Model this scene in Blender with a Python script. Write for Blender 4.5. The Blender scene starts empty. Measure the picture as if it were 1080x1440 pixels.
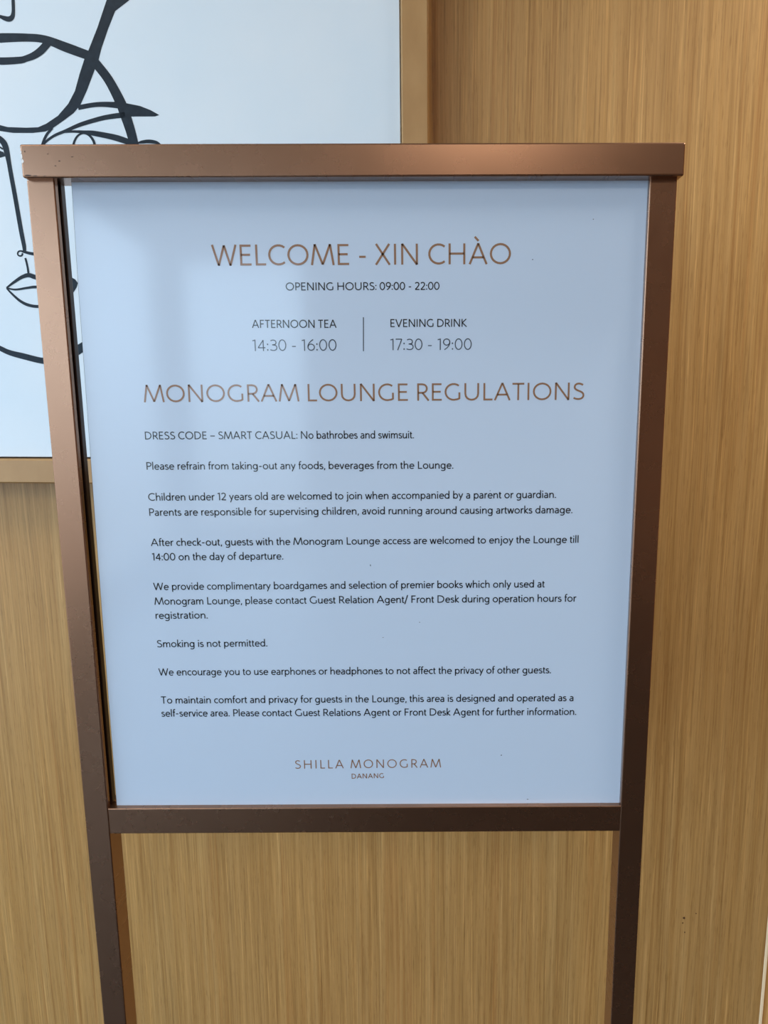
import bpy, bmesh, math, random
from mathutils import Vector, Matrix

# ------------------------------------------------------------------ camera
S = bpy.context.scene
cam_data = bpy.data.cameras.new('camera')
cam_data.sensor_fit = 'VERTICAL'
cam_data.sensor_height = 36.0
cam_data.sensor_width = 27.0
cam_data.lens = 25.0
cam_data.shift_x = -56.8 / 1440
cam_data.clip_start = 0.02
camera = bpy.data.objects.new('camera', cam_data)
camera.location = (0.0636, -0.6977, 1.4416)
camera.rotation_euler = (1.4021, 0.0037, -0.0030)
S.collection.objects.link(camera)
S.camera = camera

# ------------------------------------------------------------------ world, window daylight, added fill lights, exposure
world = bpy.data.worlds.new('sky')
S.world = world
world.use_nodes = True
_nt = world.node_tree
bg = _nt.nodes['Background']
_tc = _nt.nodes.new('ShaderNodeTexCoord')
_sp = _nt.nodes.new('ShaderNodeSeparateXYZ')
_rp = _nt.nodes.new('ShaderNodeValToRGB')           # hazy city below the horizon, bright overcast sky above
_mr = _nt.nodes.new('ShaderNodeMapRange')
_mr.inputs['From Min'].default_value = -1
_e = _rp.color_ramp.elements
_e[0].position, _e[0].color = 0.42, (0.22, 0.25, 0.27, 1)
_e[1].position, _e[1].color = 0.53, (0.58, 0.79, 1.0, 1)
_nt.links.new(_tc.outputs['Generated'], _sp.inputs[0])
_nt.links.new(_sp.outputs['Z'], _mr.inputs['Value'])
_nt.links.new(_mr.outputs[0], _rp.inputs['Fac'])
_nt.links.new(_rp.outputs['Color'], bg.inputs['Color'])
bg.inputs['Strength'].default_value = 5.1

YAW = math.radians(-5)                      # the room is turned a little against the sign
W0 = Vector((0.06, 0.32, 0))
ROOM = Matrix.Translation(W0) @ Matrix.Rotation(YAW, 4, 'Z')   # local x along the back wall, -y into the room


def area(name, loc, direction, sx, sy, power, color, portal=False):
    l = bpy.data.lights.new(name, 'AREA')
    l.shape = 'RECTANGLE'
    l.size, l.size_y = sx, sy
    l.energy = power
    l.color = color
    l.cycles.is_portal = portal
    o = bpy.data.objects.new(name, l)
    q = Vector(direction).to_track_quat('-Z', 'Y')
    o.matrix_world = ROOM @ Matrix.Translation(loc) @ q.to_matrix().to_4x4()
    S.collection.objects.link(o)


area('window_daylight', (-1.81, -3.125, 1.405), (1, 0, 0), 5.95, 2.51, 1, (1, 1, 1), True)
area('window_portal_rear', (-1.08, -6.56, 1.38), (0, 1, 0), 1.16, 2.56, 1, (1, 1, 1), True)
area('ceiling_fill_light', (-1.0, -0.95, 2.76), (0, 0, -1), 0.5, 0.5, 10, (1.0, 0.95, 0.86))  # added fill, no fixture: light from the left past the painting frame
area('ceiling_fill_light', (1.55, -0.75, 2.76), (0, 0, -1), 0.5, 0.5, 12, (1.0, 0.98, 0.92))  # added fill, no fixture: lifts the wood on the right
area('ceiling_fill_light', (0.5, -2.6, 2.76), (0, 0, -1), 0.5, 0.5, 18, (1.0, 0.90, 0.76))  # added fill, no fixture: lights the rear walls that the bronze mirrors
spot = bpy.data.lights.new('wall_fill_spot', 'SPOT')       # added spot without a fixture, brightens the upper right of the veneer
spot.energy = 85
spot.color = (1.0, 0.95, 0.86)
spot.spot_size = math.radians(84)
spot.spot_blend = 1.0
spot.shadow_soft_size = 0.05
_o = bpy.data.objects.new('wall_fill_spot', spot)
_o.matrix_world = ROOM @ Matrix.Translation((0.72, -0.36, 2.78))
S.collection.objects.link(_o)

S.view_settings.view_transform = 'Standard'
S.view_settings.look = 'None'
S.view_settings.exposure = 0.0
S.view_settings.gamma = 1.0
S.view_settings.use_curve_mapping = False

# ------------------------------------------------------------------ materials


def srgb(r, g, b):
    f = lambda c: c / 12.92 if c <= 0.04045 else ((c + 0.055) / 1.055) ** 2.4
    return (f(r / 255), f(g / 255), f(b / 255), 1)


def principled(name, color, rough=0.5, metal=0.0, coat=0.0, spec=0.5):
    m = bpy.data.materials.new(name)
    m.use_nodes = True
    b = m.node_tree.nodes['Principled BSDF']
    b.inputs['Base Color'].default_value = color
    b.inputs['Roughness'].default_value = rough
    b.inputs['Metallic'].default_value = metal
    b.inputs['Coat Weight'].default_value = coat
    b.inputs['Coat Roughness'].default_value = 0.09
    b.inputs['Specular IOR Level'].default_value = spec
    return m, m.node_tree, b


def node(nt, kind, **kw):
    n = nt.nodes.new(kind)
    for k, v in kw.items():
        if k in n.inputs:
            n.inputs[k].default_value = v
        else:
            setattr(n, k, v)
    return n


def ramp(nt, fac, stops):
    r = nt.nodes.new('ShaderNodeValToRGB')
    e = r.color_ramp.elements
    while len(e) < len(stops):
        e.new(0.5)
    for i, (p, c) in enumerate(stops):
        e[i].position = p
        e[i].color = c
    nt.links.new(fac, r.inputs['Fac'])
    return r.outputs['Color']


def mixc(nt, fac, a, b, mode='MIX'):
    m = nt.nodes.new('ShaderNodeMix')
    m.data_type = 'RGBA'
    m.blend_type = mode
    for s, v in ((0, fac), (6, a), (7, b)):
        if isinstance(v, bpy.types.NodeSocket):
            nt.links.new(v, m.inputs[s])
        else:
            m.inputs[s].default_value = v
    return m.outputs[2]


def noise(nt, coord, sx, sz, detail=3, rough=0.55, dist=0.0, off=0.0):
    mp = node(nt, 'ShaderNodeMapping')
    mp.inputs['Scale'].default_value = (sx, 1, sz)
    mp.inputs['Location'].default_value = (off, off * 0.7, off * 1.3)
    nt.links.new(coord, mp.inputs['Vector'])
    n = node(nt, 'ShaderNodeTexNoise', Scale=1.0, Detail=detail, Roughness=rough, Distortion=dist)
    nt.links.new(mp.outputs['Vector'], n.inputs['Vector'])
    return n.outputs['Fac']


def wood_material(name, tint=1.0, warm=0.0):
    m, nt, b = principled(name, (0.4, 0.25, 0.12, 1), 0.42, spec=0.4)
    tc = node(nt, 'ShaderNodeTexCoord')
    # a slow sideways wander so that the grain lines are not ruler straight
    sep = node(nt, 'ShaderNodeSeparateXYZ')
    nt.links.new(tc.outputs['Object'], sep.inputs[0])
    wob = noise(nt, tc.outputs['Object'], 7, 1.6, 2, off=3.0)
    ma = node(nt, 'ShaderNodeMath', operation='MULTIPLY_ADD')
    nt.links.new(wob, ma.inputs[0])
    ma.inputs[1].default_value = 0.010
    nt.links.new(sep.outputs['X'], ma.inputs[2])
    com = node(nt, 'ShaderNodeCombineXYZ')
    nt.links.new(ma.outputs[0], com.inputs['X'])
    nt.links.new(sep.outputs['Z'], com.inputs['Z'])
    co = com.outputs[0]
    broad = noise(nt, co, 14, 0.5, 3, off=1.0)
    band = noise(nt, co, 150, 1.6, 3, 0.6, off=5.0)
    fine = noise(nt, co, 480, 6, 3, 0.6, off=9.0)
    pore = noise(nt, co, 900, 40, 2, 0.6, off=12.0)
    t = tint
    c = lambda r, g, bl: tuple(v * t * k for v, k in zip(srgb(r, g, bl)[:3], (0.82, 0.74, 0.575))) + (1,)
    base = ramp(nt, broad, [(0.30, c(178, 138, 88)), (0.52, c(194, 154, 102)), (0.72, c(203, 158, 100))])
    streak = ramp(nt, band, [(0.28, c(150, 104, 56)), (0.42, c(186, 146, 94)), (0.60, c(200, 162, 112)), (0.75, c(216, 182, 132))])
    col = mixc(nt, 0.5, base, streak)
    fr = ramp(nt, fine, [(0.28, (0.70, 0.67, 0.62, 1)), (0.46, (0.96, 0.95, 0.94, 1)), (0.60, (1.04, 1.04, 1.04, 1)), (0.70, (1.32, 1.34, 1.38, 1))])
    col = mixc(nt, 1.0, col, fr, 'MULTIPLY')
    pr = ramp(nt, pore, [(0.30, (0.62, 0.56, 0.48, 1)), (0.42, (1, 1, 1, 1))])
    col = mixc(nt, 0.55, col, pr, 'MULTIPLY')
    # a few red-brown growth lines
    rl = noise(nt, co, 60, 0.3, 2, 0.5, off=21.0)
    rm = ramp(nt, rl, [(0.60, (0, 0, 0, 1)), (0.66, (1, 1, 1, 1)), (0.70, (0, 0, 0, 1))])
    rr = node(nt, 'ShaderNodeMath', operation='MULTIPLY')
    nt.links.new(rm, rr.inputs[0])
    rr.inputs[1].default_value = 0.25
    col = mixc(nt, rr.outputs[0], col, c(172, 112, 58))
    nt.links.new(col, b.inputs['Base Color'])
    bump = node(nt, 'ShaderNodeBump', Strength=0.25, Distance=0.0006)
    nt.links.new(fine, bump.inputs['Height'])
    nt.links.new(bump.outputs[0], b.inputs['Normal'])
    return m


def bronze_material(name, color, rough, metal):
    m, nt, b = principled(name, color, rough, metal)
    tc = node(nt, 'ShaderNodeTexCoord')
    n1 = noise(nt, tc.outputs['Object'], 30, 30, 4, off=2.0)
    rr = ramp(nt, n1, [(0.3, (rough * 0.96,) * 3 + (1,)), (0.7, (rough * 1.05,) * 3 + (1,))])
    nt.links.new(rr, b.inputs['Roughness'])
    return m


WOOD = wood_material('oak_veneer')
BRONZE = bronze_material('bronze_paint', (0.315, 0.165, 0.098, 1), 0.27, 0.93)
b_ = BRONZE.node_tree.nodes['Principled BSDF']
b_.inputs['Coat Weight'].default_value = 0.3
b_.inputs['Coat Roughness'].default_value = 0.24
BRONZE_DARK = bronze_material('bronze_slot', (0.05, 0.028, 0.02, 1), 0.3, 0.5)
PAPER = principled('glossy_white_panel', srgb(198, 214, 234), 0.55, coat=1.0)[0]
BOARD = principled('grey_panel_edge', srgb(60, 66, 70), 0.4)[0]
INK_DARK = principled('dark_print', srgb(14, 22, 32), 0.5, coat=1.0)[0]
INK_BRONZE = principled('bronze_print', srgb(146, 106, 78), 0.5, coat=1.0)[0]
INK_GREY = principled('grey_print', srgb(60, 72, 88), 0.5, coat=1.0)[0]
PLASTER = principled('warm_plaster', srgb(190, 178, 160), 0.8)[0]
CEIL = principled('white_ceiling', srgb(225, 222, 215), 0.85)[0]
DARKWALL = principled('brown_wall', srgb(150, 106, 70), 0.6)[0]
CARPET = principled('dark_floor', srgb(34, 26, 21), 0.3)[0]
ALU = principled('window_aluminium', srgb(90, 88, 86), 0.35, 0.6)[0]
CREAM = principled('cream_trim', srgb(252, 222, 180), 0.3)[0]
WOOD_LIGHT = wood_material('pale_oak_veneer', 1.45)


def canvas_material():
    m, nt, b = principled('canvas', srgb(236, 238, 236), 0.75, spec=0.25)
    tc = node(nt, 'ShaderNodeTexCoord')
    n = noise(nt, tc.outputs['Object'], 6, 6, 3, off=7.0)
    nt.links.new(ramp(nt, n, [(0.3, srgb(219, 232, 242)), (0.7, srgb(227, 236, 243))]), b.inputs['Base Color'])
    w = noise(nt, tc.outputs['Object'], 1400, 1400, 1, off=1.0)
    bump = node(nt, 'ShaderNodeBump', Strength=0.05, Distance=0.0003)
    nt.links.new(w, bump.inputs['Height'])
    nt.links.new(bump.outputs[0], b.inputs['Normal'])
    return m


def ink_material():
    m, nt, b = principled('black_acrylic_paint', srgb(30, 40, 50), 0.5, spec=0.2)
    tc = node(nt, 'ShaderNodeTexCoord')
    n = noise(nt, tc.outputs['Object'], 90, 90, 3, off=2.0)
    nt.links.new(ramp(nt, n, [(0.3, srgb(14, 26, 38)), (0.75, srgb(28, 42, 54))]), b.inputs['Base Color'])
    return m


def frame_wood_material():
    m, nt, b = principled('champagne_frame', srgb(172, 130, 80), 0.42)
    tc = node(nt, 'ShaderNodeTexCoord')
    n = noise(nt, tc.outputs['Object'], 25, 12, 4, off=6.0)
    nt.links.new(ramp(nt, n, [(0.3, srgb(166, 124, 74)), (0.7, srgb(180, 139, 88))]), b.inputs['Base Color'])
    return m


CANVAS = canvas_material()
PAINT = ink_material()
CHAMPAGNE = frame_wood_material()
SHADOW_GAP = principled('dark_brown_rebate', srgb(84, 56, 36), 0.6)[0]


def pane_material():
    m = bpy.data.materials.new('window_glass')
    m.use_nodes = True
    nt = m.node_tree
    nt.nodes.clear()
    out = node(nt, 'ShaderNodeOutputMaterial')
    tr = node(nt, 'ShaderNodeBsdfTransparent')
    gl = node(nt, 'ShaderNodeBsdfGlossy', Roughness=0.02)
    mx = node(nt, 'ShaderNodeMixShader')
    mx.inputs[0].default_value = 0.05
    nt.links.new(tr.outputs[0], mx.inputs[1])
    nt.links.new(gl.outputs[0], mx.inputs[2])
    nt.links.new(mx.outputs[0], out.inputs[0])
    return m


GLASS = pane_material()

# ------------------------------------------------------------------ mesh helpers


def link(name, bm, mat, parent=None, matrix=None, smooth=False):
    me = bpy.data.meshes.new(name)
    bmesh.ops.recalc_face_normals(bm, faces=bm.faces)
    bm.to_mesh(me)
    bm.free()
    me.materials.append(mat)
    if smooth:
        for p in me.polygons:
            p.use_smooth = True
    o = bpy.data.objects.new(name, me)
    S.collection.objects.link(o)
    if parent:
        o.parent = parent
    if matrix is not None:
        o.matrix_world = matrix
    return o


def box(bm, x0, x1, y0, y1, z0, z1, bevel=0.0, seg=2):
    r = bmesh.ops.create_cube(bm, size=1)
    for v in r['verts']:
        v.co = Vector(((x0 + x1) / 2 + v.co.x * (x1 - x0), (y0 + y1) / 2 + v.co.y * (y1 - y0), (z0 + z1) / 2 + v.co.z * (z1 - z0)))
    if bevel:
        es = list({e for v in r['verts'] for e in v.link_edges})
        bmesh.ops.bevel(bm, geom=es, offset=bevel, segments=seg, affect='EDGES', profile=0.5)
    return bm


def boxes(*bs, **kw):
    bm = bmesh.new()
    for b in bs:
        box(bm, *b, **kw)
    return bm


def prism(bm, pts, z0, z1):
    """closed outline in x,y swept from z0 to z1"""
    lo = [bm.verts.new((x, y, z0)) for x, y in pts]
    hi = [bm.verts.new((x, y, z1)) for x, y in pts]
    n = len(pts)
    for i in range(n):
        bm.faces.new((lo[i], lo[(i + 1) % n], hi[(i + 1) % n], hi[i]))
    bm.faces.new(lo)
    bm.faces.new(hi)


def round_outline(pts, radii, seg=3):
    out = []
    n = len(pts)
    for i, p in enumerate(pts):
        r = radii[i]
        p = Vector(p)
        if r <= 0:
            out.append((p.x, p.y))
            continue
        a = (Vector(pts[i - 1]) - p).normalized()
        b = (Vector(pts[(i + 1) % n]) - p).normalized()
        c = p + (a + b) * r
        s, e = p + a * r - c, p + b * r - c
        for k in range(seg + 1):
            t = k / seg * math.pi / 2
            q = c + s * math.cos(t) + e * math.sin(t)
            out.append((q.x, q.y))
    return out


def struct(o):
    o['kind'] = 'structure'
    return o


def thing(name, loc, label, cat, rot=None):
    e = bpy.data.objects.new(name, None)
    e.empty_display_size = 0.1
    e.location = loc
    if rot:
        e.rotation_euler = rot
    e['label'] = label
    e['category'] = cat
    S.collection.objects.link(e)
    bpy.context.view_layer.update()
    return e


def ribbon(bm, pts, widths, y, closed=False, limit=3.2):
    """flat stroke of given widths along pts (x,z) at depth y, mitred corners"""
    P = []
    Wd = []
    for p, w in zip(pts, widths):
        if not P or (Vector(p) - Vector(P[-1])).length > 1e-7:
            P.append(tuple(p))
            Wd.append(w)
    if closed and (Vector(P[0]) - Vector(P[-1])).length < 1e-6:
        P.pop(); Wd.pop()
    n = len(P)
    if n < 2:
        return
    L, Rr = [], []
    for i in range(n):
        p = Vector(P[i])
        if closed or 0 < i < n - 1:
            d0 = (p - Vector(P[i - 1])).normalized()
            d1 = (Vector(P[(i + 1) % n]) - p).normalized()
        elif i == 0:
            d0 = d1 = (Vector(P[1]) - p).normalized()
        else:
            d0 = d1 = (p - Vector(P[i - 1])).normalized()
        n0 = Vector((-d0.y, d0.x)); n1 = Vector((-d1.y, d1.x))
        m = n0 + n1
        if m.length < 0.25:
            m = n0
            k = 1
        else:
            m.normalize()
            k = min(1 / max(m.dot(n0), 0.2), limit)
        h = Wd[i] / 2 * k
        L.append(bm.verts.new((p.x + m.x * h, y, p.y + m.y * h)))
        Rr.append(bm.verts.new((p.x - m.x * h, y, p.y - m.y * h)))
    for i in range(n if closed else n - 1):
        j = (i + 1) % n
        try:
            bm.faces.new((L[i], L[j], Rr[j], Rr[i]))
        except ValueError:
            pass


def front(o):
    """turn the faces of a flat mesh towards the viewer side (-y)"""
    me = o.data
    bm = bmesh.new()
    bm.from_mesh(me)
    bm.normal_update()
    f = [x for x in bm.faces if x.normal.y > 0]
    bmesh.ops.reverse_faces(bm, faces=f)
    bm.to_mesh(me)
    bm.free()


def catmull(pts, sub=6):
    n = len(pts)
    dim = len(pts[0])
    out = []
    for i in range(n - 1):
        p0 = pts[max(i - 1, 0)]; p1 = pts[i]; p2 = pts[i + 1]; p3 = pts[min(i + 2, n - 1)]
        for k in range(sub):
            t = k / sub
            out.append(tuple(0.5 * (2 * p1[d] + (p2[d] - p0[d]) * t + (2 * p0[d] - 5 * p1[d] + 4 * p2[d] - p3[d]) * t * t
                                    + (-p0[d] + 3 * p1[d] - 3 * p2[d] + p3[d]) * t ** 3) for d in range(dim)))
    out.append(tuple(pts[-1]))
    return out


# ------------------------------------------------------------------ lettering: a light humanist sans drawn as pen strokes
# per letter: left bearing, right edge, right bearing, strokes (units: capital height 70)
_a = 'M 3 41 C 14 48.5 28 46 28 31 L 28 0 M 28 26.5 C 12 27 1 24 1 13 C 1 0.5 22 -0.5 28 12'
FONT = {
    'A': (6, 58, 6, 'M 0 0 L 29 70 L 58 0 M 9.5 23 L 48.5 23'),
    'B': (12, 37, 8, 'M 16 37 L 0 37 L 0 66.5 L 16 66.5 C 36 66.5 36 37 16 37 C 43 37 43 3.5 16 3.5 L 0 3.5 L 0 37'),
    'C': (8.5, 52, 5, 'E 32 35 32 32 50 310'),
    'D': (12, 52, 8.5, 'M 0 3.5 L 0 66.5 L 16 66.5 C 63 66.5 63 3.5 16 3.5 Z'),
    'E': (12, 34, 7, 'M 34 66.5 L 0 66.5 L 0 3.5 L 35 3.5 M 0 36 L 31 36'),
    'F': (12, 33, 5, 'M 33 66.5 L 0 66.5 L 0 0 M 0 35 L 30 35'),
    'G': (8.5, 54, 11, 'E 32 35 32 32 52 288 C 48 5 51 7 54 9 L 54 33'),
    'H': (12.5, 50, 12.5, 'M 0 0 L 0 70 M 50 0 L 50 70 M 0 36 L 50 36'),
    'I': (12.5, 0, 12.5, 'M 0 0 L 0 70'),
    'K': (12, 42, 4, 'M 0 0 L 0 70 M 39 70 L 2 36 L 43 0'),
    'L': (12, 31, 4, 'M 0 70 L 0 3.5 L 32 3.5'),
    'M': (6, 74, 6, 'M 0 0 L 11 70 L 37 2 L 63 70 L 74 0'),
    'N': (12, 50, 12, 'M 0 0 L 0 70 L 50 0 L 50 70'),
    'O': (8.5, 65, 8.5, 'E 32.5 35 32.5 32 0 360 Z'),
    'P': (12, 35, 5, 'M 0 0 L 0 66.5 L 16 66.5 C 41 66.5 41 31 16 31 L 0 31'),
    'R': (12, 40, 5, 'M 0 0 L 0 66.5 L 16 66.5 C 40 66.5 40 32 16 32 L 0 32 M 17 32 L 41 0'),
    'S': (8, 37, 8, 'M 35 60 C 26 69 3 69 3 52 C 3 34 38 39 38 19 C 38 1 12 0 0 8.5'),
    'T': (4, 46, 4, 'M 0 66.5 L 46 66.5 M 23 0 L 23 66.5'),
    'U': (12, 50, 12, 'M 0 70 L 0 28 C 0 -5.5 50 -5.5 50 28 L 50 70'),
    'V': (5, 56, 5, 'M 0 70 L 28 0 L 56 70'),
    'W': (5, 80, 5, 'M 0 70 L 20 0 L 40 68 L 60 0 L 80 70'),
    'X': (6, 47, 6, 'M 1 70 L 47 0 M 46 70 L 0 0'),
    'a': (6, 28, 9, _a),
    'b': (9.5, 34, 7, 'M 0 0 L 0 74 M M E 17 24 17 20.5 0 360 Z'),
    'c': (7, 30, 3, 'E 18 24 18 20.5 48 312'),
    'd': (7, 34, 9.5, 'M 34 0 L 34 74 M M E 17 24 17 20.5 0 360 Z'),
    'e': (7, 35, 6, 'M 1 25 L 35.5 25 C 36 51 1 51 1 24 C 1 -2 24 0 33 8'),
    'f': (3, 20, 2, 'M 24 70 C 13 73 8.5 68 8.5 57 L 8.5 0 M 0 44.5 L 21 44.5'),
    'g': (7, 34, 9.5, 'E 17 24 17 20.5 0 360 Z M 34 47 L 34 -2 C 34 -21 12 -20 2 -14'),
    'h': (9.5, 31, 9.5, 'M 0 0 L 0 74 M 0 28 C 5 48 31 52 31 28 L 31 0'),
    'i': (9.5, 0, 9.5, 'M 0 0 L 0 48 M 0 59.5 L 0 68'),
    'j': (7, 5, 9.5, 'M 5 48 L 5 -6 C 5 -16 0 -18 -6 -17 M 5 59.5 L 5 68'),
    'k': (9.5, 28, 3, 'M 0 0 L 0 74 M 27 48 L 2 24 L 29 0'),
    'l': (9.5, 0, 9.5, 'M 0 0 L 0 74'),
    'm': (9.5, 54, 9.5, 'M 0 0 L 0 48 M 0 28 C 4 47 27 53 27 28 L 27 0 M 27 28 C 31 47 54 53 54 28 L 54 0'),
    'n': (9.5, 31, 9.5, 'M 0 0 L 0 48 M 0 28 C 5 48 31 52 31 28 L 31 0'),
    'o': (7, 38, 7, 'E 19 24 19 20.5 0 360 Z'),
    'p': (9.5, 34, 7, 'M 0 48 L 0 -19 M M E 17 24 17 20.5 0 360 Z'),
    'r': (9.5, 18, 2, 'M 0 0 L 0 48 M 0 28 C 3 42 11 47 20 44.5'),
    's': (5, 25, 6, 'M 24 40.5 C 15 46.5 2 45 2 35 C 2 23 26 27 26 14 C 26 1 10 1 0 7.5'),
    't': (3, 20, 3, 'M 8 60 L 8 14 C 8 3 14 2 21 5 M 0 44.5 L 20 44.5'),
    'u': (9, 31, 9.5, 'M 0 48 L 0 20 C 0 -4 26 0 31 20 M 31 48 L 31 0'),
    'v': (4, 32, 4, 'M 0 48 L 16 0 L 32 48'),
    'w': (4, 52, 4, 'M 0 48 L 13 0 L 26 47 L 39 0 L 52 48'),
    'x': (4, 30, 4, 'M 0 48 L 30 0 M 30 48 L 0 0'),
    'y': (4, 34, 4, 'M 34 48 L 7 -20 M 0 48 L 18 5'),
    '0': (7, 40, 7, 'E 20 35 20 32 0 360 Z'),
    '1': (6, 15, 11, 'M 0 62 L 15 66 L 15 0'),
    '2': (6, 38, 6, 'M 2 57 C 8 71 36 70 34 49 C 33 36 14 17 1 3.5 L 39 3.5'),
    '3': (6, 36, 7, 'M 3 61 C 14 70 34 67 34 51 C 34 38 22 37 12 37 C 24 37 38 35 38 20 C 38 0 12 1 0 8'),
    '4': (5, 42, 5, 'M 31 0 L 31 66 L 1 20 L 43 20'),
    '6': (7, 38, 7, 'M 33 68 C 16 58 2 42 2 22 M M E 20.5 22 18.5 18.5 0 360 Z'),
    '7': (5, 36, 4, 'M 0 66.5 L 36 66.5 L 11 0'),
    '9': (7, 38, 7, 'M 6 2 C 24 12 38 28 38 48 M M E 19.5 48 18.5 18.5 0 360 Z'),
    '.': (9, 0, 9, 'M 0 0 L 0 9'),
    ',': (8, 4, 6, 'M 4 9 L 0 -10'),
    ':': (9, 0, 9, 'M 0 2 L 0 11 M 0 36 L 0 45'),
    '-': (7, 22, 7, 'M 0 27 L 22 27'),
    '–': (6, 42, 6, 'M 0 29 L 42 29'),
    '/': (3, 26, 3, 'M 0 -12 L 26 76'),
    ' ': (11, 0, 11, ''),
}
FONT['À'] = (6, 58, 6, FONT['A'][3] + ' M 17 92 L 30 78')


def glyph_paths(code):
    tok = code.split()
    i = 0
    paths = []
    cur = None
    closed = False
    while i < len(tok):
        c = tok[i]
        if c == 'M':
            if cur:
                paths.append((cur, closed))
            cur, closed = None, False
            if i + 1 < len(tok) and tok[i + 1] not in 'MLCEZ':
                cur = [(float(tok[i + 1]), float(tok[i + 2]))]
                i += 3
            else:
                i += 1
        elif c == 'L':
            cur.append((float(tok[i + 1]), float(tok[i + 2])))
            i += 3
        elif c == 'C':
            v = [float(t) for t in tok[i + 1:i + 7]]
            x0, y0 = cur[-1]
            for k in range(1, 9):
                t = k / 8
                a, b_, c_, d = (1 - t) ** 3, 3 * t * (1 - t) ** 2, 3 * t * t * (1 - t), t ** 3
                cur.append((a * x0 + b_ * v[0] + c_ * v[2] + d * v[4], a * y0 + b_ * v[1] + c_ * v[3] + d * v[5]))
            i += 7
        elif c == 'E':
            cx, cy, rx, ry, a0, a1 = [float(t) for t in tok[i + 1:i + 7]]
            n = max(6, int(abs(a1 - a0) / 15))
            cur = cur or []
            for k in range(n + 1):
                a = math.radians(a0 + (a1 - a0) * k / n)
                cur.append((cx + rx * math.cos(a), cy + ry * math.sin(a)))
            i += 7
        elif c == 'Z':
            closed = True
            i += 1
    if cur:
        paths.append((cur, closed))
    return paths


GLYPHS = {k: glyph_paths(v[3]) for k, v in FONT.items()}
WEIGHT = {'H': 7.2, 'B': 9.4, 'N': 5.8, 'S': 7.4, 'D': 10.5}


def split_sharp(pts, closed):
    """cut a stroke at sharp turns so that each limb keeps its full weight"""
    if closed:
        return [(pts, True)]
    out, cur = [], [pts[0]]
    for i in range(1, len(pts)):
        cur.append(pts[i])
        if i < len(pts) - 1:
            d0 = (Vector(pts[i]) - Vector(pts[i - 1])).normalized()
            d1 = (Vector(pts[i + 1]) - Vector(pts[i])).normalized()
            if d0.dot(d1) < -0.35:
                out.append((cur, False))
                cur = [pts[i]]
    out.append((cur, False))
    return out


def lay_text(words, x0, z0, x1, z1, cap, kind, y):
    """one printed line from (x0,z0) to (x1,z1) in metres"""
    w = WEIGHT[kind]
    pen = -FONT[words[0]][0] + w / 2
    place = []
    for ch in words:
        lsb, wd, rsb, _ = FONT[ch]
        pen += lsb
        place.append((ch, pen))
        pen += wd + rsb
    total = pen - FONT[words[-1]][2] + w / 2
    length = math.hypot(x1 - x0, z1 - z0)
    sy = cap / 70
    track = 0.0
    if kind in 'SD':
        sx = sy
        track = (length / sx - total) / (len(words) - 1)
    else:
        sx = length / total
    ux, uz = (x1 - x0) / length, (z1 - z0) / length
    bm = bmesh.new()
    for i, (ch, px) in enumerate(place):
        for pts, closed in [s for g in GLYPHS[ch] for s in split_sharp(*g)]:
            q = []
            for gx, gy in pts:
                a, b_ = (px + gx + track * i) * sx, gy * sy
                q.append((x0 + a * ux - b_ * uz, z0 + a * uz + b_ * ux))
            dot = len(pts) == 2 and abs(pts[0][1] - pts[1][1]) < 10 and pts[0][0] == pts[1][0]
            ribbon(bm, q, [w * (1.25 if dot else 1.0) * (sx + sy) / 2] * len(q), y, closed, 1.8)
    return bm, sx / sy


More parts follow.
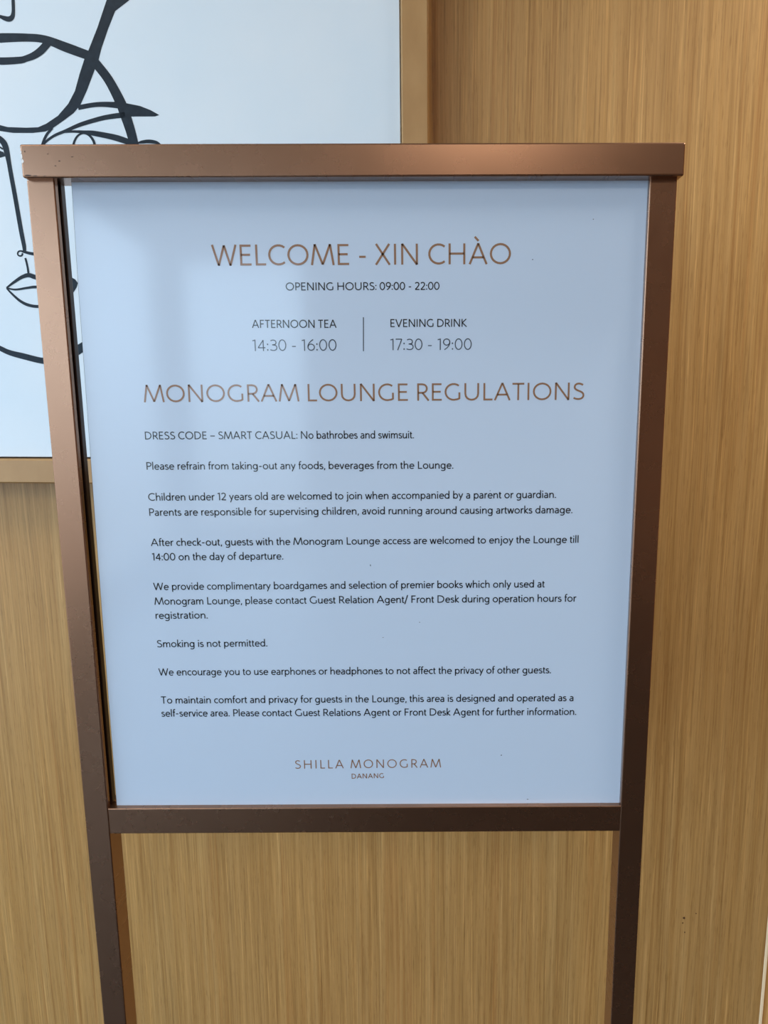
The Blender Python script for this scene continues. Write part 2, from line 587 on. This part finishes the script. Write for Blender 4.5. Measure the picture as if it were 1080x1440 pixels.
# positions measured on the panel and on the canvas, in millimetres
TEXT = [  # words, start x z, end x z (mm), cap height (mm), weight
   ('WELCOME - XIN CHÀO', -135.17, 1559.27, 148.11, 1559.91, 18.89, 'H'),
   ('OPENING HOURS: 09:00 - 22:00', -66.07, 1536.51, 80.51, 1536.62, 7.17, 'B'),
   ('AFTERNOON TEA', -99.79, 1501.92, -18.53, 1501.77, 7.43, 'B'),
   ('14:30 - 16:00', -100.48, 1480.15, -19.06, 1480.2, 10.91, 'N'),
   ('EVENING DRINK', 33.31, 1502.26, 106.92, 1502.27, 7.3, 'B'),
   ('17:30 - 19:00', 32.64, 1480.48, 111.53, 1480.54, 10.92, 'N'),
   ('MONOGRAM LOUNGE REGULATIONS', -208.53, 1431.64, 221.82, 1432.43, 16.64, 'H'),
   ('DRESS CODE – SMART CASUAL: No bathrobes and swimsuit.', -209.8, 1395.46, 55.15, 1395.47, 7.47, 'B'),
   ('Please refrain from taking-out any foods, beverages from the Lounge.', -210.4, 1365.46, 94.14, 1365.3, 7.44, 'B'),
   ('Children under 12 years old are welcomed to join when accompanied by a parent or guardian.', -210.85, 1334.3, 197.03, 1335.42, 7.55, 'B'),
   ('Parents are responsible for supervising children, avoid running around causing artworks damage.', -210.91, 1318.92, 213.98, 1319.88, 7.53, 'B'),
   ('After check-out, guests with the Monogram Lounge access are welcomed to enjoy the Lounge till', -211.52, 1287.95, 221.13, 1289.38, 7.56, 'B'),
   ('14:00 on the day of departure.', -211.47, 1272.89, -78.25, 1273.41, 7.62, 'B'),
   ('We provide complimentary boardgames and selection of premier books which only used at', -212.05, 1241.92, 188.35, 1242.96, 7.65, 'B'),
   ('Monogram Lounge, please contact Guest Relation Agent/ Front Desk during operation hours for', -212.01, 1226.31, 221.18, 1227.64, 7.71, 'B'),
   ('registration.', -211.78, 1211.27, -158.21, 1211.4, 7.68, 'B'),
   ('Smoking is not permitted.', -212.51, 1180.56, -98.11, 1180.94, 7.79, 'B'),
   ('We encourage you to use earphones or headphones to not affect the privacy of other guests.', -212.8, 1149.66, 196.82, 1150.14, 7.83, 'B'),
   ('To maintain comfort and privacy for guests in the Lounge, this area is designed and operated as a', -212.69, 1118.55, 221.38, 1119.13, 7.86, 'B'),
   ('self-service area. Please contact Guest Relations Agent or Front Desk Agent for further information.', -212.99, 1103.88, 224.72, 1103.55, 7.91, 'B'),
   ('SHILLA MONOGRAM', -74.13, 1043.77, 82.05, 1044.41, 9.76, 'S'),
   ('DANANG', -13.76, 1031.98, 20.8, 1032.54, 5.45, 'D'),
]
INK_SHAPES = [
   [(-396.8, 1937.3), (-411.9, 1905.6), (-426.7, 1878.5), (-432.9, 1868.6), (-440.7, 1851.8), (-448.9, 1831.6), (-459.5, 1816.4), (-475.2, 1802.2), (-492.3, 1793.1), (-504.0, 1789.1), (-520.6, 1789.1), (-546.4, 1790.7), (-557.1, 1793.5), (-570.5, 1800.1), (-585.4, 1810.2), (-590.0, 1805.1), (-573.5, 1791.3), (-557.9, 1786.2), (-539.7, 1783.2), (-512.3, 1782.3), (-494.3, 1783.5), (-484.0, 1787.1), (-468.3, 1795.8), (-453.0, 1804.9), (-443.1, 1814.1), (-432.8, 1831.0), (-419.6, 1856.2), (-413.1, 1868.4), (-408.6, 1880.7), (-397.7, 1903.3), (-386.5, 1923.8), (-366.2, 1935.9), (-343.5, 1955.3), (-335.6, 1973.6), (-351.0, 1967.8), (-377.9, 1961.0)],
   [(-397.0, 1816.8), (-380.7, 1814.5), (-361.7, 1810.4), (-347.6, 1804.8), (-336.5, 1798.6), (-342.3, 1797.0), (-372.3, 1797.9), (-386.8, 1798.3), (-391.9, 1808.0)],
   [(-568.5, 1763.7), (-560.6, 1761.7), (-555.8, 1759.7), (-553.3, 1754.7), (-561.6, 1752.8), (-570.0, 1750.3)],
   [(-483.6, 1599.0), (-474.9, 1597.0), (-469.8, 1594.1), (-466.5, 1589.3), (-468.7, 1583.7), (-473.6, 1577.2), (-484.3, 1569.8), (-495.0, 1565.2), (-498.0, 1576.6), (-494.6, 1591.7)],
]
INK_STROKES = [
   [(-585.7, 1893.4, 7.9), (-567.4, 1897.7, 9.8), (-545.6, 1898.9, 11.3), (-509.4, 1897.9, 9.7), (-484.4, 1894.7, 9.7), (-456.6, 1884.3, 11.6), (-427.2, 1873.4, 11.1), (-421.5, 1871.5, 10.6)],
   [(-418.3, 1864.6, 11.6), (-402.1, 1843.6, 12.1), (-388.7, 1817.4, 13.5), (-383.5, 1803.4, 14.0), (-375.1, 1773.1, 12.6), (-371.4, 1744.6, 11.7), (-370.8, 1686.7, 10.9), (-385.1, 1614.0, 10.0), (-412.7, 1558.4, 9.1), (-446.8, 1516.9, 10.3), (-465.4, 1504.6, 11.9), (-474.1, 1499.8, 12.4), (-487.4, 1491.2, 11.4), (-506.7, 1485.5, 9.4), (-527.7, 1485.3, 8.4), (-555.4, 1491.7, 8.4), (-574.9, 1496.7, 7.4), (-589.0, 1503.0, 6.9), (-613.1, 1514.6, 6.4), (-638.0, 1537.3, 6.4)],
   [(-586.5, 1886.6, 6.9), (-568.0, 1874.7, 7.9), (-548.6, 1871.4, 8.9), (-521.0, 1871.4, 8.3), (-512.0, 1873.0, 7.8), (-500.8, 1876.3, 8.8), (-490.5, 1881.9, 9.7), (-479.9, 1890.8, 9.7)],
   [(-520.4, 1967.7, 4.3), (-522.7, 1942.9, 4.3), (-523.8, 1929.6, 4.5), (-526.1, 1923.0, 5.8), (-530.9, 1920.7, 6.3), (-537.1, 1922.1, 5.4), (-542.8, 1924.3, 3.9), (-556.1, 1927.7, 3.9)],
   [(-446.3, 1811.2, 5.9), (-426.5, 1813.7, 5.8), (-410.9, 1814.0, 6.3), (-391.5, 1812.3, 7.7)],
   [(-382.8, 1800.4, 6.8), (-398.4, 1799.2, 6.3), (-413.2, 1797.5, 5.8), (-433.1, 1793.4, 5.4), (-448.2, 1789.5, 4.9), (-466.5, 1783.3, 3.9), (-480.8, 1778.7, 3.5), (-491.3, 1773.3, 3.2), (-498.8, 1767.8, 3.0)],
   [(-484.0, 1787.6, 3.0), (-492.6, 1779.9, 3.4), (-498.5, 1770.4, 3.8), (-502.6, 1759.9, 4.0)],
   [(-470.6, 1782.3, 3.0), (-453.8, 1782.2, 3.0), (-440.6, 1780.9, 4.4), (-426.5, 1779.0, 6.4), (-403.4, 1774.2, 7.3), (-390.9, 1770.6, 7.8), (-376.6, 1765.8, 6.8), (-367.0, 1763.8, 4.9)],
   [(-367.9, 1765.5, 1.9), (-362.0, 1766.4, 3.9), (-352.2, 1766.8, 4.8), (-342.6, 1765.2, 3.9), (-337.0, 1762.0, 1.9)],
   [(-457.8, 1760.4, 3.0), (-456.1, 1768.2, 3.0), (-450.4, 1776.4, 2.6), (-442.2, 1779.7, 2.2), (-434.5, 1777.2, 2.9), (-429.2, 1770.9, 3.5), (-426.9, 1763.0, 3.5)],
   [(-566.6, 1780.5, 7.0), (-559.0, 1776.3, 7.5), (-553.6, 1770.3, 8.3), (-551.3, 1761.4, 8.0), (-549.6, 1747.0, 6.2), (-548.2, 1731.7, 6.1), (-544.8, 1697.2, 6.1), (-541.3, 1657.7, 6.1), (-539.1, 1639.2, 5.6), (-539.4, 1631.7, 4.1)],
   [(-567.8, 1769.9, 2.0), (-560.1, 1766.1, 2.0), (-555.9, 1763.3, 2.0)],
   [(-542.3, 1629.9, 2.5), (-543.4, 1627.2, 2.3), (-546.3, 1626.3, 2.1), (-549.0, 1627.6, 2.1), (-549.3, 1630.1, 2.1), (-547.5, 1632.3, 2.1), (-544.4, 1632.8, 2.1), (-539.9, 1631.5, 3.1), (-527.8, 1628.8, 4.1), (-513.6, 1627.5, 3.1)],
   [(-538.9, 1623.5, 2.9), (-537.2, 1614.0, 2.9), (-536.4, 1602.7, 3.1)],
   [(-570.4, 1584.5, 2.1), (-559.0, 1591.7, 3.5), (-546.8, 1598.3, 4.5), (-536.6, 1600.8, 5.7), (-527.3, 1598.1, 6.2), (-514.7, 1595.7, 6.2), (-501.0, 1599.3, 7.2), (-485.9, 1596.2, 8.2)],
   [(-570.4, 1584.3, 2.1), (-557.5, 1582.0, 2.5), (-539.6, 1584.1, 3.1), (-527.6, 1585.0, 3.6), (-507.7, 1583.4, 3.1), (-476.7, 1584.8, 3.1)],
   [(-570.4, 1584.1, 2.1), (-563.5, 1576.6, 2.9), (-553.0, 1567.2, 3.7), (-541.9, 1561.4, 4.2), (-527.9, 1559.0, 4.1), (-507.8, 1560.6, 5.2), (-486.2, 1570.8, 5.1)],
   [(-633.2, 1542.1, 6.3), (-676.0, 1590.7, 7.4), (-695.6, 1666.6, 8.4), (-692.9, 1749.3, 9.3), (-673.2, 1820.3, 8.1), (-636.9, 1866.2, 8.0), (-585.7, 1893.4, 7.9)],
   [(-585.6, 1808.5, 5.0), (-613.6, 1827.0, 6.0), (-633.8, 1859.1, 7.0), (-635.9, 1905.7, 8.0), (-621.6, 1955.7, 8.8), (-592.2, 2004.0, 7.8), (-549.9, 2034.4, 6.7), (-500.8, 2046.3, 6.6), (-444.9, 2036.9, 7.5), (-390.9, 2010.1, 8.4), (-349.0, 1969.4, 8.4)],
   [(-559.2, 1969.5, 2.9), (-564.0, 1944.8, 3.9), (-561.5, 1932.1, 3.9), (-556.1, 1927.7, 3.9)],
   [(-520.4, 1967.7, 4.3), (-521.8, 1992.4, 4.8), (-539.6, 2006.3, 4.8), (-567.0, 2002.8, 3.9), (-580.2, 1990.3, 2.9)],
   [(-568.0, 1874.7, 7.9), (-595.0, 1881.8, 5.9), (-619.8, 1891.3, 4.0), (-635.7, 1892.0, 2.0)],
   [(-566.6, 1780.5, 7.0), (-588.0, 1787.4, 6.0), (-618.5, 1786.6, 5.1), (-650.5, 1775.1, 3.1)],
   [(-568.5, 1763.7, 4.0), (-590.1, 1751.8, 4.1), (-616.5, 1752.6, 4.1), (-637.6, 1764.0, 3.1), (-653.0, 1771.6, 2.0)],
]

# ------------------------------------------------------------------ the room
def room_part(name, bm, mat, parent=None):
    return link(name, bm, mat, parent, ROOM)


UE = 0.5333          # right edge of the veneered wall panel
UL, UR, VB, H = -1.70, 2.3, -6.5, 2.8
struct(room_part('wall_back', boxes((UL - .1, UE, 0.0, 0.10, 0, H)), WOOD))
struct(room_part('trim_1', boxes((UE, UE + .0045, -0.002, 0.10, 0, H), bevel=0.0008), CREAM))
struct(room_part('wall_back_right', boxes((UE + .0045, UR + .1, 0.004, 0.104, 0, H)), WOOD_LIGHT))
struct(room_part('floor', boxes((UL - .1, UR + .1, VB - .1, 0.1, -0.1, 0)), CARPET))
struct(room_part('ceiling', boxes((UL - .1, UR + .1, VB - .1, 0.1, H, H + .1)), CEIL))
struct(room_part('wall_right', boxes((UR, UR + .1, VB, 0, 0, H)), DARKWALL))
x0, x1 = -1.66, -0.5                        # glazing in the wall behind the viewer
struct(room_part('wall_front', boxes((UL - .1, x0, VB - .1, VB, 0, H), (x1, UR, VB - .1, VB, 0, H),
                                     (x0, x1, VB - .1, VB, 0, 0.1), (x0, x1, VB - .1, VB, 2.66, H)), DARKWALL))
win = struct(room_part('window_2', boxes((x0, x1, VB - .08, VB - .02, .1, .15), (x0, x1, VB - .08, VB - .02, 2.61, 2.66),
                                         (x0, x0 + .05, VB - .08, VB - .02, .15, 2.61), (x1 - .05, x1, VB - .08, VB - .02, .15, 2.61)), ALU))
room_part('pane', boxes((x0 + .05, x1 - .05, VB - .053, VB - .047, .15, 2.61)), GLASS, win)
y0, y1, z0, z1 = -6.1, -0.15, 0.15, 2.66     # window opening in the left wall
struct(room_part('wall_left', boxes((UL - .1, UL, VB, y0, 0, H), (UL - .1, UL, y1, 0, 0, H),
                                    (UL - .1, UL, y0, y1, 0, z0), (UL - .1, UL, y0, y1, z1, H)), PLASTER))
fr = [(UL - .08, UL - .02, y0, y1, z0, z0 + .05), (UL - .08, UL - .02, y0, y1, z1 - .05, z1)]
ys = [y0 + (y1 - y0) * k / 3 for k in range(4)]
for k, yy in enumerate(ys):
    a = yy if k == 0 else yy - (.05 if k == 3 else .025)
    fr.append((UL - .08, UL - .02, a, a + .05, z0 + .05, z1 - .05))
win = struct(room_part('window_1', boxes(*fr), ALU))
for k in range(3):
    room_part('pane', boxes((UL - .053, UL - .047, ys[k] + .03, ys[k + 1] - .03, z0 + .05, z1 - .05)), GLASS, win)
# ------------------------------------------------------------------ framed painting on the veneered wall
art = thing('framed_painting', ROOM @ Vector((-0.55, 0, 1.3127)),
            'large white canvas with black line drawing of faces in a champagne frame, behind the sign', 'painting', (0, 0, YAW))
PL, PR, PB, PT = -1.06, 0.0180, 1.3127, 2.42     # outer edges of the frame
FW = 0.0350


def moulding(bm, ax0, az0, ax1, az1, ix0, iz0, ix1, iz1, depth=0.052):
    """one mitred side: outer edge a0-a1, inner edge i0-i1, softly rounded front"""
    prof = [(0.0, 0.0), (0.0, -depth + .003), (.06, -depth), (.94, -depth), (1.0, -depth + .002), (1.0, -0.012), (0.94, -0.012), (0.94, 0.0)]
    rows = []
    for (ax, az, ix, iz) in ((ax0, az0, ix0, iz0), (ax1, az1, ix1, iz1)):
        rows.append([bm.verts.new((ax + (ix - ax) * t, y, az + (iz - az) * t)) for t, y in prof])
    n = len(prof)
    for i in range(n):
        bm.faces.new((rows[0][i], rows[0][(i + 1) % n], rows[1][(i + 1) % n], rows[1][i]))
    bm.faces.new(rows[0]); bm.faces.new(rows[1])


O = [(PL, PB), (PR, PB), (PR, PT), (PL, PT)]
I = [(PL + FW, PB + FW), (PR - FW, PB + FW), (PR - FW, PT - FW), (PL + FW, PT - FW)]
for k in range(4):
    j = (k + 1) % 4
    bm = bmesh.new()
    moulding(bm, *O[k], *O[j], *I[k], *I[j])
    room_part('frame_rail', bm, CHAMPAGNE, art)
g = .0022
room_part('rebate', boxes((I[0][0] - .002, I[2][0] + .002, -0.029, -0.004, I[0][1] - .002, I[2][1] + .002)), SHADOW_GAP, art)
canvas = room_part('canvas', boxes((I[0][0] + g, I[2][0] - g, -0.042, -0.030, I[0][1] + g, I[2][1] - g), bevel=0.0008, seg=2), CANVAS, art)
CY_ = -0.0422
for pts in INK_SHAPES:
    q = catmull([(x / 1e3, z / 1e3) for x, z in pts] + [(pts[0][0] / 1e3, pts[0][1] / 1e3)], 1)[:-1]
    bm = bmesh.new()
    bm.faces.new([bm.verts.new((x, CY_, z)) for x, z in q])
    bmesh.ops.triangulate(bm, faces=bm.faces)
    front(room_part('ink_stroke', bm, PAINT, canvas))
for k, pts in enumerate(INK_STROKES):
    q = catmull([(x / 1e3, z / 1e3, w / 1e3) for x, z, w in pts], 6)
    bm = bmesh.new()
    ribbon(bm, [p[:2] for p in q], [p[2] for p in q], CY_ - .00005 * (k % 4 + 1))
    front(room_part('ink_stroke', bm, PAINT, canvas))

# ------------------------------------------------------------------ the sign stand
sign = thing('sign_stand', (0, 0.013, 0),
             'tall bronze metal floor sign with a white lounge welcome and regulations panel', 'sign')
PX, PI_, D = 0.300, 0.2746, 0.0267       # outer and inner faces of the posts, depth
D2 = 0.0205                               # depth beside the panel
ZR0, ZR1, ZT0, ZT1 = 0.9725, 1.0020, 1.6340, 1.6625
for s in (-1, 1):
    rf = 0.0011
    low = round_outline([(s * PX, 0), (s * PI_, 0), (s * PI_, D), (s * PX, D)], [rf, rf, rf, rf])
    # above the middle rail the inner face carries the groove that holds the panel
    up = [(s * PX, 0), (s * PI_, 0), (s * PI_, .0062), (s * (PI_ + .006), .0062), (s * (PI_ + .006), .0118),
          (s * PI_, .0118), (s * PI_, D2), (s * PX, D2)]
    up = round_outline(up, [rf, rf, 0.0003, 0, 0, .0009, rf, rf])
    bm = bmesh.new()
    prism(bm, low, 0.006, ZR1)
    prism(bm, up, ZR1, ZT0)
    post = link('post', bm, BRONZE, sign, Matrix.Identity(4))
    post.data.materials.append(BRONZE_DARK)         # dark channel that carries the panel
    for f in post.data.polygons:
        if f.center.z > ZR1 + .01 and f.center.y > .0060 and abs(f.center.x) < PI_ + .0065 and abs(f.normal.z) < .5 and abs(f.center.y - D2) > .0005:
            f.material_index = 1
bm = bmesh.new()
box(bm, -PI_ - .0003, PI_ + .0003, 0.0002, 0.0155, ZR0, ZR1, bevel=0.0009, seg=3)
link('middle_rail', bm, BRONZE, sign, Matrix.Identity(4))
bm = bmesh.new()
box(bm, -0.2990, 0.3030, -0.0087, 0.0200, ZT0, ZT1, bevel=0.0016, seg=3)
link('top_rail', bm, BRONZE, sign, Matrix.Identity(4))
bm = bmesh.new()
box(bm, -0.33, 0.33, -0.15, 0.18, 0, 0.006, bevel=0.001)
link('base_plate', bm, BRONZE, sign, Matrix.Identity(4))

# the white panel: thin board slid to the right in the grooves, a gap is left on the left
YP = 0.0065
edge = [(-.2677, ZR1), (-.2668, 1.15), (-.2657, 1.30), (-.2645, 1.42), (-.2632, 1.5426), (-.2616, ZT0)]


def sheet(bm, grow, ya, yb):
    out = [(x - grow, z) for x, z in edge] + [(.2795, ZT0), (.2795, ZR1)]
    f = [bm.verts.new((x, ya, z)) for x, z in out]
    b = [bm.verts.new((x, yb, z)) for x, z in out]
    n = len(out)
    bm.faces.new(f)
    bm.faces.new(b)
    for i in range(n):
        bm.faces.new((f[i], f[(i + 1) % n], b[(i + 1) % n], b[i]))


bm = bmesh.new()
sheet(bm, 0.0, YP, YP + .0012)
panel = link('printed_panel', bm, PAPER, sign, Matrix.Identity(4))
bm = bmesh.new()
sheet(bm, 0.0008, YP + .0012, YP + .0040)
link('backing_board', bm, BOARD, sign, Matrix.Identity(4))
KIND_NAME = {'H': ('heading', INK_BRONZE), 'B': ('text_line', INK_DARK), 'N': ('time_line', INK_GREY),
             'S': ('hotel_name', INK_BRONZE), 'D': ('hotel_name', INK_BRONZE)}
for words, x0, z0, x1, z1, cap, kind in TEXT:
    bm, ratio = lay_text(words, x0 / 1e3, z0 / 1e3, x1 / 1e3, z1 / 1e3, cap / 1e3, kind, YP - .00015)
    nm, mt = KIND_NAME[kind]
    o = link(nm, bm, mt, panel, Matrix.Identity(4))
    front(o)
    print('RATIO %.3f %s' % (ratio, words[:30]))
bm = bmesh.new()
ribbon(bm, [(.00745, 1.5115), (.0069, 1.4796)], [.0009, .0009], YP - .00015)
front(link('divider_line', bm, INK_GREY, panel, Matrix.Identity(4)))

# small dirt specks on the panel, chipped paint on the top rail, knots in the veneer
random.seed(4)


def blob(bm, x, z, rx, rz, y, n=9):
    vs = [bm.verts.new((x + rx * math.cos(a) * random.uniform(.7, 1.2), y, z + rz * math.sin(a) * random.uniform(.7, 1.2)))
          for a in [k / n * 2 * math.pi for k in range(n)]]
    bm.faces.new(vs)


bm = bmesh.new()
for x, z, rx, rz in [(.0102, 1.2669, .0005, .0011), (.1687, 1.5639, .0006, .0005), (.0599, 1.2063, .0005, .0005), (.1755, 1.0067, .0010, .0005),
                     (.1464, 1.0581, .0008, .0006), (.131, 1.343, .0005, .0005), (.022, 1.190, .0006, .0004), (.225, 1.60, .0005, .0005)]:
    blob(bm, x, z, rx, rz, YP - .0001)
o = link('speck', bm, INK_GREY, panel, Matrix.Identity(4))
o['kind'] = 'stuff'
front(o)
top_rail = [o for o in sign.children if o.name.startswith('top_rail')][0]
CHIP = principled('bare_metal_chip', srgb(240, 236, 230), 0.35, 0.2)[0]
PRIMER = principled('grey_primer', srgb(96, 92, 86), 0.6)[0]
bm = bmesh.new()
for x, z, rx, rz in [(-.2978, 1.6520, .0007, .0022), (-.2974, 1.6480, .0010, .0024), (-.2979, 1.6555, .0005, .0012)]:
    blob(bm, x, z, rx, rz, -.00885)
o = link('paint_chip', bm, CHIP, top_rail, Matrix.Identity(4))
o['kind'] = 'stuff'
front(o)
bm = bmesh.new()
for x, z, rx, rz in [(-.2935, 1.6358, .0030, .0007), (-.2870, 1.6354, .0026, .0004), (-.2785, 1.6353, .0012, .0003), (-.2945, 1.6560, .0004, .0008), (-.2740, 1.6540, .0005, .0004),
                     (-.2640, 1.6480, .0010, .0004), (-.2520, 1.6515, .0011, .0003), (-.2680, 1.6440, .0009, .0003)]:
    blob(bm, x, z, rx, rz, -.00882)
o = link('worn_spot', bm, BRONZE_DARK, top_rail, Matrix.Identity(4))
o['kind'] = 'stuff'
front(o)
wall = bpy.data.objects['wall_back']
bm = bmesh.new()
for x, z, rx, rz in [(.4086, .6327, .0020, .0022), (.4070, .6240, .0012, .0012), (.4260, .6420, .0010, .0011), (.4110, .6080, .0009, .0014)]:
    blob(bm, x, z, rx, rz, -.0003)
KNOT = principled('dark_knot', srgb(88, 54, 26), 0.7)[0]
o = room_part('knot', bm, KNOT, wall)
o['kind'] = 'stuff'
front(o)
